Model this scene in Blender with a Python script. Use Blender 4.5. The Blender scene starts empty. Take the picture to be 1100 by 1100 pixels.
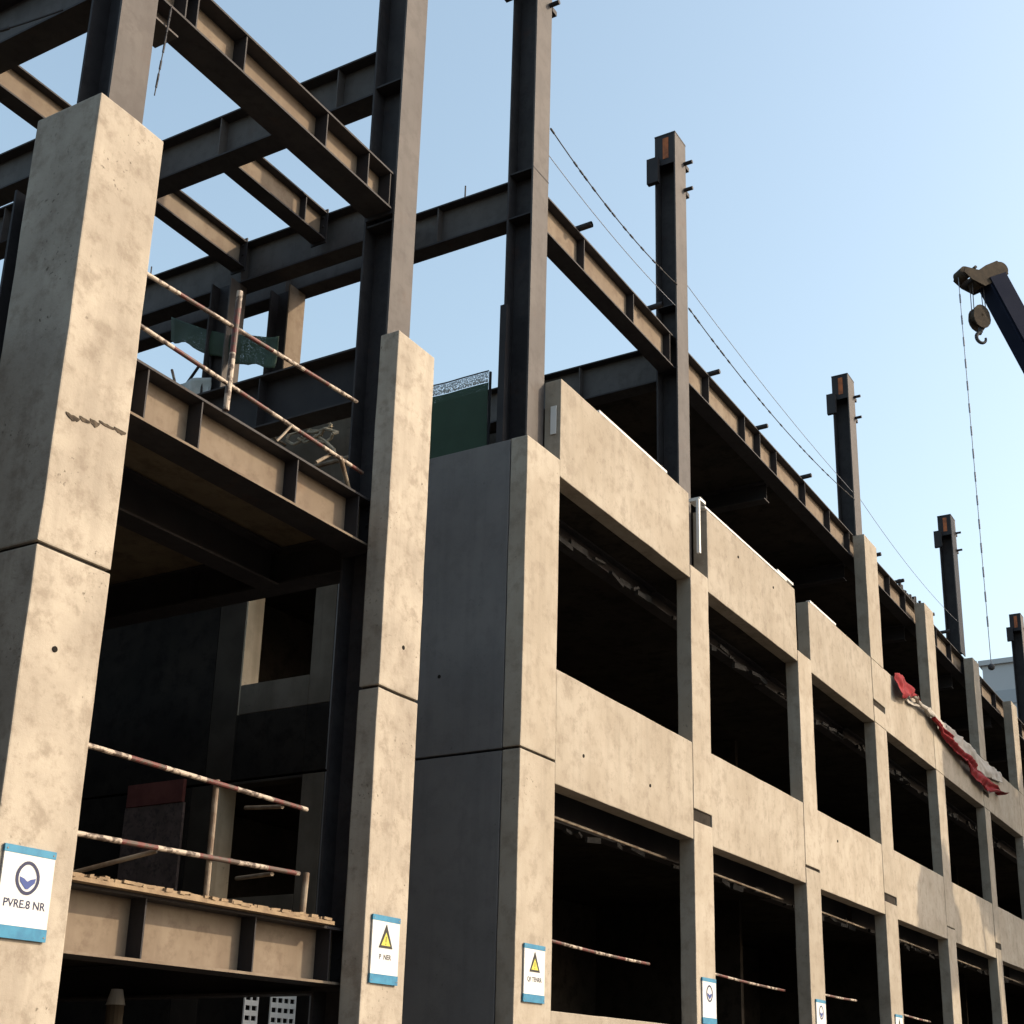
import bpy, bmesh, math, random
from mathutils import Vector, Matrix, noise
random.seed(7)
R = math.radians
S = bpy.context.scene
C = S.collection

# ---------------------------------------------------------------- camera
cam = bpy.data.cameras.new('camera'); co = bpy.data.objects.new('camera', cam); C.objects.link(co)
co.location = (-13.73, -8.25, 1.60)
co.rotation_euler = (R(107.935), R(-0.832), R(-61.025))
cam.sensor_width = 36; cam.lens = 48.45; cam.shift_x = -0.0497; cam.shift_y = 0.1314
cam.clip_start = 0.1; cam.clip_end = 3000
S.camera = co

# ---------------------------------------------------------------- sky and sun
SUN_EL = 31.0
SX, SY = 0.53, -0.848                      # horizontal direction towards the sun
w = bpy.data.worlds.new('World'); S.world = w; w.use_nodes = True
nt = w.node_tree; nt.nodes.clear()
out = nt.nodes.new('ShaderNodeOutputWorld'); bg = nt.nodes.new('ShaderNodeBackground')
sky = nt.nodes.new('ShaderNodeTexSky'); sky.sky_type = 'NISHITA'; sky.sun_disc = False
sky.sun_elevation = R(SUN_EL); sky.sun_rotation = math.atan2(SX, SY)
sky.altitude = 50; sky.air_density = 1.42; sky.dust_density = 3.4; sky.ozone_density = 1.3
bg.inputs['Strength'].default_value = 0.128
hs = nt.nodes.new('ShaderNodeHueSaturation'); hs.inputs['Saturation'].default_value = .84; hs.inputs['Hue'].default_value = .486
nt.links.new(sky.outputs[0], hs.inputs['Color']); nt.links.new(hs.outputs[0], bg.inputs[0]); nt.links.new(bg.outputs[0], out.inputs[0])
sl = bpy.data.lights.new('sun', 'SUN'); so = bpy.data.objects.new('sun', sl); C.objects.link(so)
sl.energy = 2.05; sl.angle = R(0.5); sl.color = (1.0, 0.80, 0.56)
d = Vector((SX*math.cos(R(SUN_EL)), SY*math.cos(R(SUN_EL)), math.sin(R(SUN_EL))))
so.rotation_euler = d.to_track_quat('Z', 'Y').to_euler(); so.location = (0, -30, 40)
S.view_settings.view_transform = 'Standard'; S.view_settings.look = 'None'
S.view_settings.exposure = 1.12; S.view_settings.gamma = 1; S.view_settings.use_curve_mapping = False

# ---------------------------------------------------------------- materials
def mat(name, base, rough=0.8, metal=0.0, tint=None, scale=1.2, detail=6, spots=None, spot_col=(0.05, .045, .04),
        streak=None, streak_col=None, bump=0.0, bump_scale=40, spec=0.3, blotch=None, coords='Object', rust=None, panel_var=0):
    m = bpy.data.materials.new(name); m.use_nodes = True
    n = m.node_tree.nodes; l = m.node_tree.links
    b = n['Principled BSDF']; b.inputs['Roughness'].default_value = rough; b.inputs['Metallic'].default_value = metal
    b.inputs['Specular IOR Level'].default_value = spec
    tc = n.new('ShaderNodeNewGeometry'); vec = tc.outputs['Position']
    def nz(sc, det=5, ro=0.6, stretch=None):
        t = n.new('ShaderNodeTexNoise'); t.inputs['Scale'].default_value = sc; t.inputs['Detail'].default_value = det
        t.inputs['Roughness'].default_value = ro
        if stretch:
            mp = n.new('ShaderNodeMapping'); mp.inputs['Scale'].default_value = stretch
            l.new(vec, mp.inputs[0]); l.new(mp.outputs[0], t.inputs['Vector'])
        else: l.new(vec, t.inputs['Vector'])
        return t.outputs['Fac']
    def ramp(src, a, c):
        r = n.new('ShaderNodeMapRange'); r.inputs[1].default_value = a; r.inputs[2].default_value = c
        r.interpolation_type = 'SMOOTHSTEP'; l.new(src, r.inputs[0]); return r.outputs[0]
    def mix(fac, c1, c2):
        x = n.new('ShaderNodeMix'); x.data_type = 'RGBA'
        if isinstance(fac, float): x.inputs[0].default_value = fac
        else: l.new(fac, x.inputs[0])
        for i, c in ((6, c1), (7, c2)):
            if isinstance(c, tuple): x.inputs[i].default_value = (*c[:3], 1)
            else: l.new(c, x.inputs[i])
        return x.outputs[2]
    def mul(a, v):
        x = n.new('ShaderNodeMath'); x.operation = 'MULTIPLY'; l.new(a, x.inputs[0]); x.inputs[1].default_value = v; return x.outputs[0]
    col = tuple(base)
    if tint: col = mix(ramp(nz(scale, detail), .35, .68), tuple(base), tuple(tint))
    if blotch: col = mix(mul(ramp(nz(scale*4.3, 8, .7), .46, .66), blotch[1]), col, blotch[0])
    if streak: col = mix(mul(ramp(nz(1.0, 6, .65, (5.5, 5.5, .35)), .46, .68), streak), col, streak_col)
    if spots:
        v = n.new('ShaderNodeTexNoise'); v.inputs['Scale'].default_value = 21; v.inputs['Detail'].default_value = 3
        l.new(vec, v.inputs['Vector'])
        big = ramp(nz(1.7, 3), .50, .68)
        x = n.new('ShaderNodeMath'); x.operation = 'MULTIPLY'; l.new(ramp(v.outputs['Fac'], .61, .70), x.inputs[0]); l.new(big, x.inputs[1])
        col = mix(mul(x.outputs[0], spots), col, spot_col)
    if rust: col = mix(mul(ramp(nz(2.3, 9, .72), .56, .72), rust[1]), col, rust[0])
    if panel_var:
        oi = n.new('ShaderNodeObjectInfo'); mr = n.new('ShaderNodeMapRange'); l.new(oi.outputs['Random'], mr.inputs[0]); mr.inputs[3].default_value = 1-panel_var; mr.inputs[4].default_value = 1+panel_var*.6
        hv = n.new('ShaderNodeHueSaturation'); l.new(mr.outputs[0], hv.inputs['Value']); l.new(col, hv.inputs['Color']); col = hv.outputs[0]
    if isinstance(col, tuple): b.inputs['Base Color'].default_value = (*col[:3], 1)
    else: l.new(col, b.inputs['Base Color'])
    if bump:
        bp = n.new('ShaderNodeBump'); bp.inputs['Strength'].default_value = bump; bp.inputs['Distance'].default_value = 0.01
        l.new(nz(bump_scale, 8, .7), bp.inputs['Height']); l.new(bp.outputs[0], b.inputs['Normal'])
    return m

M = {}
M['conc'] = mat('precast_concrete', (.30, .264, .212), .88, tint=(.365, .33, .275), scale=.9, spots=.75, spot_col=(.13, .105, .08),
                streak=.22, streak_col=(.19, .165, .135), bump=.35, bump_scale=26, blotch=((.205, .172, .135), .55), panel_var=.10, spec=.2)
M['conc_old'] = mat('weathered_column_concrete', (.315, .28, .232), .9, tint=(.41, .37, .308), scale=1.1, spots=.95, spot_col=(.10, .08, .06),
                streak=.25, streak_col=(.19, .16, .13), bump=.45, bump_scale=22, blotch=((.19, .155, .12), .55), spec=.2)
M['wall'] = mat('shade_toned_wall_concrete', (.150, .147, .147), .88, tint=(.178, .173, .170), scale=.8, streak=.22, streak_col=(.10, .098, .098), blotch=((.12, .117, .115), .4),
                bump=.2, bump_scale=20, spots=.4)  # darker than the facade concrete to deepen this side's shade
M['inner'] = mat('shade_dark_interior_concrete', (.032, .029, .026), .95, tint=(.05, .043, .036), scale=.7, blotch=((.018, .016, .014), .7), spec=.03)  # very dark base, so the interior shade is partly in the colour
M['slab_left'] = mat('bare_slab_soffit', (.15, .12, .08), .95, tint=(.20, .165, .11), scale=.9, blotch=((.08, .065, .045), .7))
M['inner_dark'] = mat('shade_dark_inner_wall', (.016, .015, .014), .95, tint=(.026, .023, .020), scale=.9, blotch=((.010, .009, .009), .7), spec=.03)  # near-black: shade of the deep bay held in the colour
M['frame_dim'] = mat('inner_frame_shaded_concrete', (.035, .030, .025), .92, tint=(.05, .043, .035), scale=1.5, spec=.05)  # shaded copy of the frame concrete, darkened in the colour
M['frame_lit'] = mat('inner_jamb_lit_concrete', (.30, .265, .20), .92, tint=(.38, .33, .25), scale=2.5, streak=.4, streak_col=(.2, .16, .11), spots=.6)  # lit copy of the frame concrete, brightened for the jamb strip
M['brown_panel'] = mat('brown_render', (.085, .062, .055), .9, tint=(.13, .095, .085), scale=3, blotch=((.04, .03, .028), .8))
M['red_panel'] = mat('red_brown_render', (.10, .03, .025), .9, tint=(.15, .05, .04), scale=3)
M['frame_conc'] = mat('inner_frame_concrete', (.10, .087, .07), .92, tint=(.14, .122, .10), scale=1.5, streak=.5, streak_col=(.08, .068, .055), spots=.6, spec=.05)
M['steel'] = mat('grey_primed_steel', (.072, .066, .064), .65, tint=(.092, .084, .08), scale=1.4, blotch=((.048, .041, .039), .5),
                 streak=.35, streak_col=(.055, .046, .043), rust=((.09, .05, .036), .35), spec=.2, bump=.08, bump_scale=30)
M['steel_tan'] = mat('tan_lit_steel', (.165, .132, .100), .85, tint=(.215, .178, .138), scale=1.3, blotch=((.12, .09, .068), .55),
                 streak=.35, streak_col=(.13, .10, .078), spec=.1, rust=((.17, .10, .065), .35))  # tan kept light as sunlit steel against the darkened flanges
M['steel_dark'] = mat('dark_primed_shade_steel', (.022, .021, .024), .65, tint=(.032, .03, .032), scale=2, spec=.2, rust=((.06, .03, .02), .3))  # dark primer that also carries the shade of stiffeners and recessed beams
M['flange'] = mat('shade_dark_steel', (.034, .032, .035), .7, tint=(.047, .044, .046), scale=2, spec=.2, blotch=((.02, .018, .02), .5), rust=((.09, .045, .03), .3))  # shade under flanges and in column channels put into the colour
M['remnant'] = mat('formwork_remnants', (.02, .019, .019), .9, tint=(.05, .048, .046), scale=4)
M['rust'] = mat('rust_orange', (.42, .13, .05), .85, tint=(.22, .08, .04), scale=6)
M['white_foam'] = mat('white_foam_strip', (.62, .63, .62), .8)
M['wood'] = mat('weathered_timber', (.27, .20, .125), .85, tint=(.19, .135, .085), scale=7, bump=.3)
M['net'] = None
M['blue'] = mat('sign_blue', (.028, .20, .34), .45, tint=(.016, .14, .26), scale=9)
M['white'] = mat('sign_white', (.56, .58, .58), .5)
M['navy'] = mat('emblem_navy', (.010, .016, .06), .5)
M['midblue'] = mat('emblem_blue', (.03, .06, .22), .5)
M['yellow'] = mat('warning_yellow', (.50, .47, .07), .5)
M['black'] = mat('print_black', (.02, .02, .02), .6)
M['grey_print'] = mat('print_grey', (.05, .05, .055), .6)
M['rope'] = mat('rope_dark', (.05, .05, .055), .8)
M['cable'] = mat('cable_pale', (.22, .24, .28), .7)
M['boom'] = mat('navy_crane_paint', (.012, .017, .034), .85, tint=(.016, .021, .038), scale=1, spec=.05)
M['crane_head'] = mat('greasy_brown_steel', (.026, .019, .012), .85, tint=(.05, .036, .022), scale=5)
M['tyre'] = mat('tyre_rubber', (.02, .02, .02), .9)
M['cab_glass'] = mat('cab_glass', (.03, .04, .05), .1, spec=.6)
M['red'] = mat('red_cloth', (.23, .010, .016), .9, tint=(.14, .008, .013), scale=5, bump=.4, bump_scale=9)
M['tarp'] = mat('pale_tarpaulin', (.30, .28, .25), .8, tint=(.38, .355, .32), scale=2.5, bump=.3, bump_scale=8)
M['ground'] = mat('dark_soil', (.060, .052, .044), .95, tint=(.085, .072, .058), scale=.3, blotch=((.04, .035, .03), .6), bump=.5, bump_scale=6)
M['road'] = mat('site_road_asphalt', (.050, .050, .050), .9, tint=(.065, .062, .058), scale=.5, blotch=((.09, .08, .065), .5))
M['far'] = mat('far_building_cladding', (.44, .46, .48), .85, tint=(.47, .49, .51), scale=.05)
M['far_glass'] = mat('far_window', (.34, .37, .40), .6)  # paled towards the wall colour as distance haze
M['plastic'] = mat('white_plastic_sheet', (.5, .53, .54), .4, tint=(.34, .39, .40), scale=3, bump=.5, bump_scale=6)

def net_mat(name, col, cell=70, open_=.35):
    m = bpy.data.materials.new(name); m.use_nodes = True; n = m.node_tree.nodes; l = m.node_tree.links
    b = n['Principled BSDF']; b.inputs['Roughness'].default_value = .7
    g = n.new('ShaderNodeNewGeometry'); t = n.new('ShaderNodeTexNoise'); t.inputs['Scale'].default_value = 3; l.new(g.outputs['Position'], t.inputs['Vector'])
    x = n.new('ShaderNodeMix'); x.data_type = 'RGBA'; x.inputs[6].default_value = (*col, 1); x.inputs[7].default_value = (*[c*1.9+.01 for c in col], 1)
    l.new(t.outputs['Fac'], x.inputs[0]); l.new(x.outputs[2], b.inputs['Base Color'])
    v = n.new('ShaderNodeTexVoronoi'); v.inputs['Scale'].default_value = cell; l.new(g.outputs['Position'], v.inputs['Vector'])
    r = n.new('ShaderNodeMath'); r.operation = 'GREATER_THAN'; r.inputs[1].default_value = open_; l.new(v.outputs['Distance'], r.inputs[0])
    l.new(r.outputs[0], b.inputs['Alpha'])
    return m
M['net'] = net_mat('green_safety_net', (.006, .026, .011), 60, .22)
M['net_pale'] = net_mat('pale_mesh_band', (.30, .33, .35), 50, .46)
M['net_torn'] = net_mat('torn_grey_green_net', (.014, .034, .020), 75, .30)

def stripe_mat(name, axis=0, period=.9, c1=(.37, .31, .25), c2=(.10, .022, .018)):
    m = bpy.data.materials.new(name); m.use_nodes = True; n = m.node_tree.nodes; l = m.node_tree.links
    b = n['Principled BSDF']; b.inputs['Roughness'].default_value = .6
    g = n.new('ShaderNodeNewGeometry'); s = n.new('ShaderNodeSeparateXYZ'); l.new(g.outputs['Position'], s.inputs[0])
    a = n.new('ShaderNodeMath'); a.operation = 'DIVIDE'; l.new(s.outputs[axis], a.inputs[0]); a.inputs[1].default_value = period
    f = n.new('ShaderNodeMath'); f.operation = 'FRACT'; l.new(a.outputs[0], f.inputs[0])
    gt = n.new('ShaderNodeMath'); gt.operation = 'GREATER_THAN'; l.new(f.outputs[0], gt.inputs[0]); gt.inputs[1].default_value = .55
    x = n.new('ShaderNodeMix'); x.data_type = 'RGBA'; x.inputs[6].default_value = (*c1, 1); x.inputs[7].default_value = (*c2, 1)
    l.new(gt.outputs[0], x.inputs[0])
    t = n.new('ShaderNodeTexNoise'); t.inputs['Scale'].default_value = 14; t.inputs['Detail'].default_value = 6; l.new(g.outputs['Position'], t.inputs['Vector'])
    r = n.new('ShaderNodeMapRange'); r.inputs[1].default_value = .46; r.inputs[2].default_value = .56; l.new(t.outputs['Fac'], r.inputs[0])
    y = n.new('ShaderNodeMix'); y.data_type = 'RGBA'; l.new(r.outputs[0], y.inputs[0]); l.new(x.outputs[2], y.inputs[6]); y.inputs[7].default_value = (.06, .04, .03, 1)
    l.new(y.outputs[2], b.inputs['Base Color'])
    return m
M['stripe_x'] = stripe_mat('red_white_tube', 0); M['stripe_z'] = stripe_mat('red_white_post', 2, 1.1)
M['tube'] = mat('galvanised_tube', (.24, .20, .15), .6, tint=(.13, .09, .06), scale=6)

# ---------------------------------------------------------------- helpers
def tag(o, label=None, cat=None, group=None, kind=None):
    if label: o['label'] = label
    if cat: o['category'] = cat
    if group: o['group'] = group
    if kind: o['kind'] = kind
    return o
def thing(name, loc, label, cat, group=None):
    o = bpy.data.objects.new(name, None); C.objects.link(o); o.location = loc; o.empty_display_size = .2
    return tag(o, label, cat, group)
def world_loc(o):
    v = Vector(o.location)
    while o.parent: o = o.parent; v += o.location
    return v
def obj(name, bm, m, parent=None, origin=None, smooth=False):
    """world-space bmesh -> one mesh object whose origin is 'origin' (default: base centre)"""
    if origin is None:
        xs = [v.co for v in bm.verts]
        origin = Vector(((min(v.x for v in xs)+max(v.x for v in xs))/2, (min(v.y for v in xs)+max(v.y for v in xs))/2, min(v.z for v in xs)))
    origin = Vector(origin)
    for v in bm.verts: v.co -= origin
    me = bpy.data.meshes.new(name); bm.normal_update(); bm.to_mesh(me); bm.free()
    ms = m if isinstance(m, (list, tuple)) else [m]
    for k in ms: me.materials.append(k)
    if smooth:
        for p in me.polygons: p.use_smooth = True
    o = bpy.data.objects.new(name, me); C.objects.link(o)
    if parent: o.parent = parent; o.location = origin - world_loc(parent)
    else: o.location = origin
    return o
def B(): return bmesh.new()
def box(bm, x0, x1, y0, y1, z0, z1, mi=0):
    vs = [bm.verts.new((x, y, z)) for z in (z0, z1) for y in (y0, y1) for x in (x0, x1)]
    for f in ((0, 2, 3, 1), (4, 5, 7, 6), (0, 1, 5, 4), (2, 6, 7, 3), (0, 4, 6, 2), (1, 3, 7, 5)):
        fc = bm.faces.new([vs[i] for i in f]); fc.material_index = mi
    return vs
def bbox(x0, x1, y0, y1, z0, z1, bev=.012, rough=.006, seg=.35):
    """cast concrete block: chamfered arrises, faintly uneven"""
    bm = B(); box(bm, x0, x1, y0, y1, z0, z1)
    bmesh.ops.bevel(bm, geom=bm.edges[:], offset=bev, segments=2, affect='EDGES', profile=.6)
    for ax, a, b_ in ((0, x0, x1), (2, z0, z1)):
        k = int((b_-a)/seg)
        for i in range(1, k):
            p = [0, 0, 0]; p[ax] = a+(b_-a)*i/k; nn = [0, 0, 0]; nn[ax] = 1
            bmesh.ops.bisect_plane(bm, geom=bm.verts[:]+bm.edges[:]+bm.faces[:], plane_co=p, plane_no=nn)
    for v in bm.verts:
        q = noise.noise_vector(v.co*1.9)+.6*noise.noise_vector(v.co*7.1)
        v.co += q*rough
    return bm
def tube(bm, a, b_, r, n=10, r2=None, cap=True):
    a = Vector(a); b_ = Vector(b_); dd = (b_-a).normalized()
    u = dd.orthogonal().normalized(); v = dd.cross(u); r2 = r if r2 is None else r2
    A = [bm.verts.new(a+(u*math.cos(2*math.pi*i/n)+v*math.sin(2*math.pi*i/n))*r) for i in range(n)]
    D = [bm.verts.new(b_+(u*math.cos(2*math.pi*i/n)+v*math.sin(2*math.pi*i/n))*r2) for i in range(n)]
    for i in range(n):
        j = (i+1) % n; bm.faces.new((A[i], A[j], D[j], D[i]))
    if cap: bm.faces.new(A[::-1]); bm.faces.new(D)
def path(bm, pts, r, n=6):
    for i in range(len(pts)-1): tube(bm, pts[i], pts[i+1], r, n)
def sag(a, b_, s, k=14):
    a = Vector(a); b_ = Vector(b_); return [a.lerp(b_, i/k)-Vector((0, 0, s*4*(i/k)*(1-i/k))) for i in range(k+1)]
def obox(bm, c, ex, ey, ez):
    c = Vector(c); vs = [bm.verts.new(c+ex*i+ey*j+ez*k) for k in (-.5, .5) for j in (-.5, .5) for i in (-.5, .5)]
    for f in ((0, 2, 3, 1), (4, 5, 7, 6), (0, 1, 5, 4), (2, 6, 7, 3), (0, 4, 6, 2), (1, 3, 7, 5)): bm.faces.new([vs[i] for i in f])

# ---------------------------------------------------------------- ground
bm = B(); bmesh.ops.create_grid(bm, x_segments=2, y_segments=2, size=900)
tag(obj('ground', bm, M['ground'], origin=(0, 0, 0)), kind='structure')
bm = B()
vs = [bm.verts.new(p) for p in ((-120, -16, .004), (140, -16, .004), (140, -5, .004), (-120, -5, .004))]; bm.faces.new(vs)
tag(obj('road', bm, M['road'], origin=(0, -10, .004)), kind='structure')

# ---------------------------------------------------------------- the unfinished building
bld = thing('unfinished_building', (0, 0, 0), 'unfinished precast concrete building with dark window openings and a bare steel frame on top', 'building')

def xbeam(x0, x1, yc, zb, zt, bf=.30, m='steel_tan', stiff=(), name='steel_beam', tf=.024, parent=None, low=None):
    bm = B(); h = bf/2
    box(bm, x0, x1, yc-h, yc+h, zt-tf, zt, 1); nf0 = len(bm.faces); box(bm, x0, x1, yc-h, yc+h, zb, zb+tf, 1); bm.faces.ensure_lookup_table()
    if low: bm.faces[nf0+2].material_index = 0  # front edge of the lower flange painted lighter, as if sunlit
    box(bm, x0, x1, yc-.007, yc+.007, zb+tf, zt-tf)
    o = obj(name, bm, [M[m], M['flange']], parent or bld)
    for s in stiff:
        bm = B(); box(bm, s-.008, s+.008, yc-h+.012, yc-.0075, zb+tf+.001, zt-tf-.001); box(bm, s-.008, s+.008, yc+.0075, yc+h-.012, zb+tf+.001, zt-tf-.001)
        obj('stiffener_plate', bm, M['steel_dark'], o)  # shade on the plates' sides put into a darker colour
    return o
def endplates(x0, x1, yc, zb, zt, bf, sides=(0, 1)):
    for sd in sides:
        bm = B(); xa = x0 if sd == 0 else x1; d_ = -1 if sd == 0 else 1
        lo, hi = sorted((xa+d_*.001, xa+d_*.022)); box(bm, lo, hi, yc-bf/2-.01, yc+bf/2+.01, zb-.05, zt+.05)
        for zz in (zb+.08, (zb+zt)/2, zt-.08):
            for yy in (yc-bf*.30, yc+bf*.30):
                tube(bm, (xa-d_*.022, yy, zz), (xa, yy, zz), .018, 6)
        obj('end_plate', bm, M['steel_dark'], bld)
def ybeam(xc, y0, y1, zb, zt, bf=.30, m='steel', stiff=(), tf=.024):
    bm = B(); h = bf/2
    box(bm, xc-h, xc+h, y0, y1, zt-tf, zt, 1); box(bm, xc-h, xc+h, y0, y1, zb, zb+tf, 1)
    box(bm, xc-.007, xc+.007, y0, y1, zb+tf, zt-tf)
    o = obj('steel_beam', bm, [M[m], M['flange']], bld)
    for s in stiff:
        bm = B(); box(bm, xc-h+.012, xc-.0075, s-.008, s+.008, zb+tf+.001, zt-tf-.001); box(bm, xc+.0075, xc+h-.012, s-.008, s+.008, zb+tf+.001, zt-tf-.001)
        obj('stiffener_plate', bm, M[m], o)
    return o
def scol(xc, y0, z0, z1, wd=.43, dp=.42, m='steel', splices=(), top=False, front=False):
    bm = B(); t = .026; y1 = y0+dp
    box(bm, xc-wd/2, xc+wd/2, y0, y0+t, z0, z1); box(bm, xc-wd/2, xc+wd/2, y1-t, y1, z0, z1, 1)
    box(bm, xc-.009, xc+.009, y0+t, y1-t, z0, z1, 1)  # web and back flange darkened to hold the channel's shade
    o = obj('steel_column', bm, [M[m], M['flange']], bld)
    for z in splices:
        bm = B()
        box(bm, xc-wd/2+.013, xc-.0095, y0+t+.001, y1-t-.001, z-.012, z+.012); box(bm, xc+.0095, xc+wd/2-.013, y0+t+.001, y1-t-.001, z-.012, z+.012)
        if z == splices[0] and front: box(bm, xc-wd/2-.003, xc+wd/2+.003, y0-.004, y0+.001, z-.010, z+.010)
        obj('splice_plate', bm, M['steel_dark'], o)
    if top:
        bm = B(); box(bm, xc-wd/2-.004, xc+wd/2+.004, y0-.004, y1+.004, z1, z1+.03)
        box(bm, xc-wd/2-.0, xc-wd/2+.012, y0+t+.001, y1-t-.001, z1-.62, z1-.001)   # closing plate at the head
        obj('head_plate', bm, M['steel_dark'], o)
        bm = B(); box(bm, xc-wd/2-.006, xc-wd/2-.001, y0+.13, y0+.24, z1-.50, z1-.06); obj('rust_patch', bm, M['rust'], o)
        for (xa, xb, ya, yb) in ((xc-wd/2-.10, xc-wd/2-.007, y1-.10, y1+.12),):
            bm = B(); box(bm, xa, xb, ya, yb, z1-1.0, z1-.48); obj('lifting_lug', bm, M['steel_dark'], o)
        for dz in (.42, .98):
            bm = B(); tube(bm, (xc+wd/2-.06, y0-.001, z1-dz), (xc+wd/2-.06, y0-.16, z1-dz), .035, 8)
            box(bm, xc+wd/2+.001, xc+wd/2+.13, y0-.01, y0+.10, z1-dz-.05, z1-dz+.03)
            obj('lifting_lug', bm, M['steel_dark'], o)
        bm = B(); box(bm, xc+wd/2-.03, xc+wd/2+.03, y0+.05, y0+.07, z1-1.0, z1-.6); obj('edge_plate', bm, M['steel_dark'], o)
    return o
def pcol(x0, x1, z0, z1, dp=.25, m='conc', bev=.014):
    return obj('concrete_column', bbox(x0, x1, 0, dp, z0, z1, bev), M[m], bld)
def seam(x0, x1, z0, z1, dp):     # dark packed joint, set back from the faces
    bm = B(); box(bm, x0+.03, x1-.03, .03, dp-.03, z0, z1); obj('joint_filler', bm, M['inner'], bld)

# clad columns of the open bays
for x0, x1, dp in ((-7.19, -6.455, .78), (-2.84, -2.135, .255)):
    a = pcol(x0, x1, 0, 5.515, dp, 'conc_old'); b = pcol(x0, x1, 5.545, 9.66, dp, 'conc_old')
    seam(x0, x1, 5.505, 5.555, dp)
# crack in the first column
rs = random.Random(3); bm = B()
for (xa, xb, zc_, hm) in ((-7.10, -6.96, 6.66, .06), (-6.965, -6.85, 6.685, .04), (-6.86, -6.76, 6.71, .075), (-6.77, -6.60, 6.735, .025), (-6.61, -6.48, 6.75, .05)):
    k = 14; up_ = []; dn = []
    for q in range(k+1):
        x = xa+(xb-xa)*q/k; e = math.sin(math.pi*q/k)**.6
        up_.append((x, zc_+.006+.008*noise.noise(Vector((x*30, 1, 0))))); dn.append((x, zc_-.005-e*hm*(.45+.5*abs(noise.noise(Vector((x*22, 7, 0)))+.35*noise.noise(Vector((x*70, 2, 0)))))))
    ring_ = up_+dn[::-1]
    f = [bm.verts.new((a, -.0075, b_)) for a, b_ in ring_]; g = [bm.verts.new((a, .02, b_)) for a, b_ in ring_]
    for q in range(k): bm.faces.new((f[q], f[2*k+1-q], f[2*k-q], f[q+1]))
    n_v = len(f)
    for q in range(n_v): bm.faces.new((f[(q+1) % n_v], f[q], g[q], g[(q+1) % n_v]))
bmesh.ops.recalc_face_normals(bm, faces=bm.faces[:])
CR = mat('spalled_joint', (.03, .023, .017), .95, tint=(.10, .078, .056), scale=16)
obj('cold_joint_scar', bm, CR, bld)

# facade columns of the main block
FC = [(0.0, .855), (5.12, 5.83), (10.10, 10.87), (15.0, 15.89), (20.15, 20.93), (25.42, 26.1), (30.6, 31.4), (35.75, 36.55), (40.9, 41.7), (46.0, 46.8)]
for i, (a, b) in enumerate(FC):
    top = 9.64 if i < 3 else 13.82
    notch = {0: (5.505, 5.535), 1: (5.52, 5.71), 2: (5.53, 5.58), 3: (5.52, 5.70), 4: (5.53, 5.56), 5: (5.52, 5.68)}.get(i, (5.53, 5.56))
    pcol(a, b, 0, notch[0], .25); pcol(a, b, notch[1], 9.40 if i >= 3 else top, .25)
    seam(a, b, notch[0]-.01, notch[1]+.01, .25)
    if i >= 3:
        ex = .06 if i > 3 else .04
        n2 = (9.78, 9.93) if i in (3, 5) else (9.415, 9.425)
        if i in (3, 5):
            pcol(a, b, 9.41, n2[0], .25); seam(a, b, n2[0]-.01, n2[1]+.01, .25); pcol(a, b, n2[1], 10.86, .25)
        else: pcol(a, b, 9.41, 10.86, .25)
        pcol(a-.02, b+ex, 10.87, top, .27)
# spandrel panels
for i in range(len(FC)-1):
    x0 = FC[i][1]+.008; x1 = FC[i+1][0]-.008
    for r_, (z0, z1) in enumerate(((1.0, 2.52), (5.24, 6.72), (9.41, 10.87))):
        xa, xb = x0, x1
        dz = random.uniform(-.012, .012)
        obj('spandrel_panel', bbox(xa, xb, .005+random.uniform(0, .006), .26, z0, z1+dz, .012), M['conc'], bld)
# side wall at x = 0 (precast, its shade toned into a darker colour), with openings further in
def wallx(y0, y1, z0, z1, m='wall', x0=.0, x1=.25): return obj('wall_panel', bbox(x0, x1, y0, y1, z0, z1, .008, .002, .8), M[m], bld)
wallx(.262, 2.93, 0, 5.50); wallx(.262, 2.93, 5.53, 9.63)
for z0, z1, o0, o1, oy in ((0, 5.50, 3.95, 5.46, 4.72), (5.53, 9.63, 6.86, 8.62, 4.50)):
    zs = o0-.42
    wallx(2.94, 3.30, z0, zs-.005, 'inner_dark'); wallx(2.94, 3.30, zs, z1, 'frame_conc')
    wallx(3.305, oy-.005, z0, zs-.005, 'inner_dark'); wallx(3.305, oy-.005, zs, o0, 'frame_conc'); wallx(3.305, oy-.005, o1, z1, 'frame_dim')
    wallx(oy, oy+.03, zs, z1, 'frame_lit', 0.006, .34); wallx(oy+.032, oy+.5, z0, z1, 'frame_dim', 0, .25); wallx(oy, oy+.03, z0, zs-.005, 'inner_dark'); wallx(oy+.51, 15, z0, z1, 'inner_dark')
bm = bbox(-.05, -.004, 5.3, 6.4, 3.02, 5.3, .006, .006, .5); obj('render_patch', bm, M['brown_panel'], bld)
bm = bbox(-.06, -.004, 5.32, 6.38, 5.305, 5.62, .006, .01, .5); obj('render_patch', bm, M['red_panel'], bld)
bm = bbox(.26, .40, 2.60, 4.75, 9.62, 11.3, .008, .002, .8); obj('wall_panel', bm, M['frame_conc'], bld)
for (x, y, z, ax_) in ((-.006, 1.21, 6.55, 0), (-2.45, -.006, 6.05, 1), (3.6, -.003, 5.75, 1), (1.6, -.003, 5.75, 1), (-6.9, -.006, 4.75, 1), (7.2, -.003, 10.5, 1), (8.9, -.003, 10.5, 1), (12.0, -.003, 6.3, 1)):
    bm = B(); p_ = Vector((x, y, z)); q_ = p_+(Vector((.04, 0, 0)) if ax_ == 0 else Vector((0, .04, 0))); tube(bm, p_, q_, .024, 12); obj('tie_hole', bm, M['inner_dark'], bld)
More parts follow.
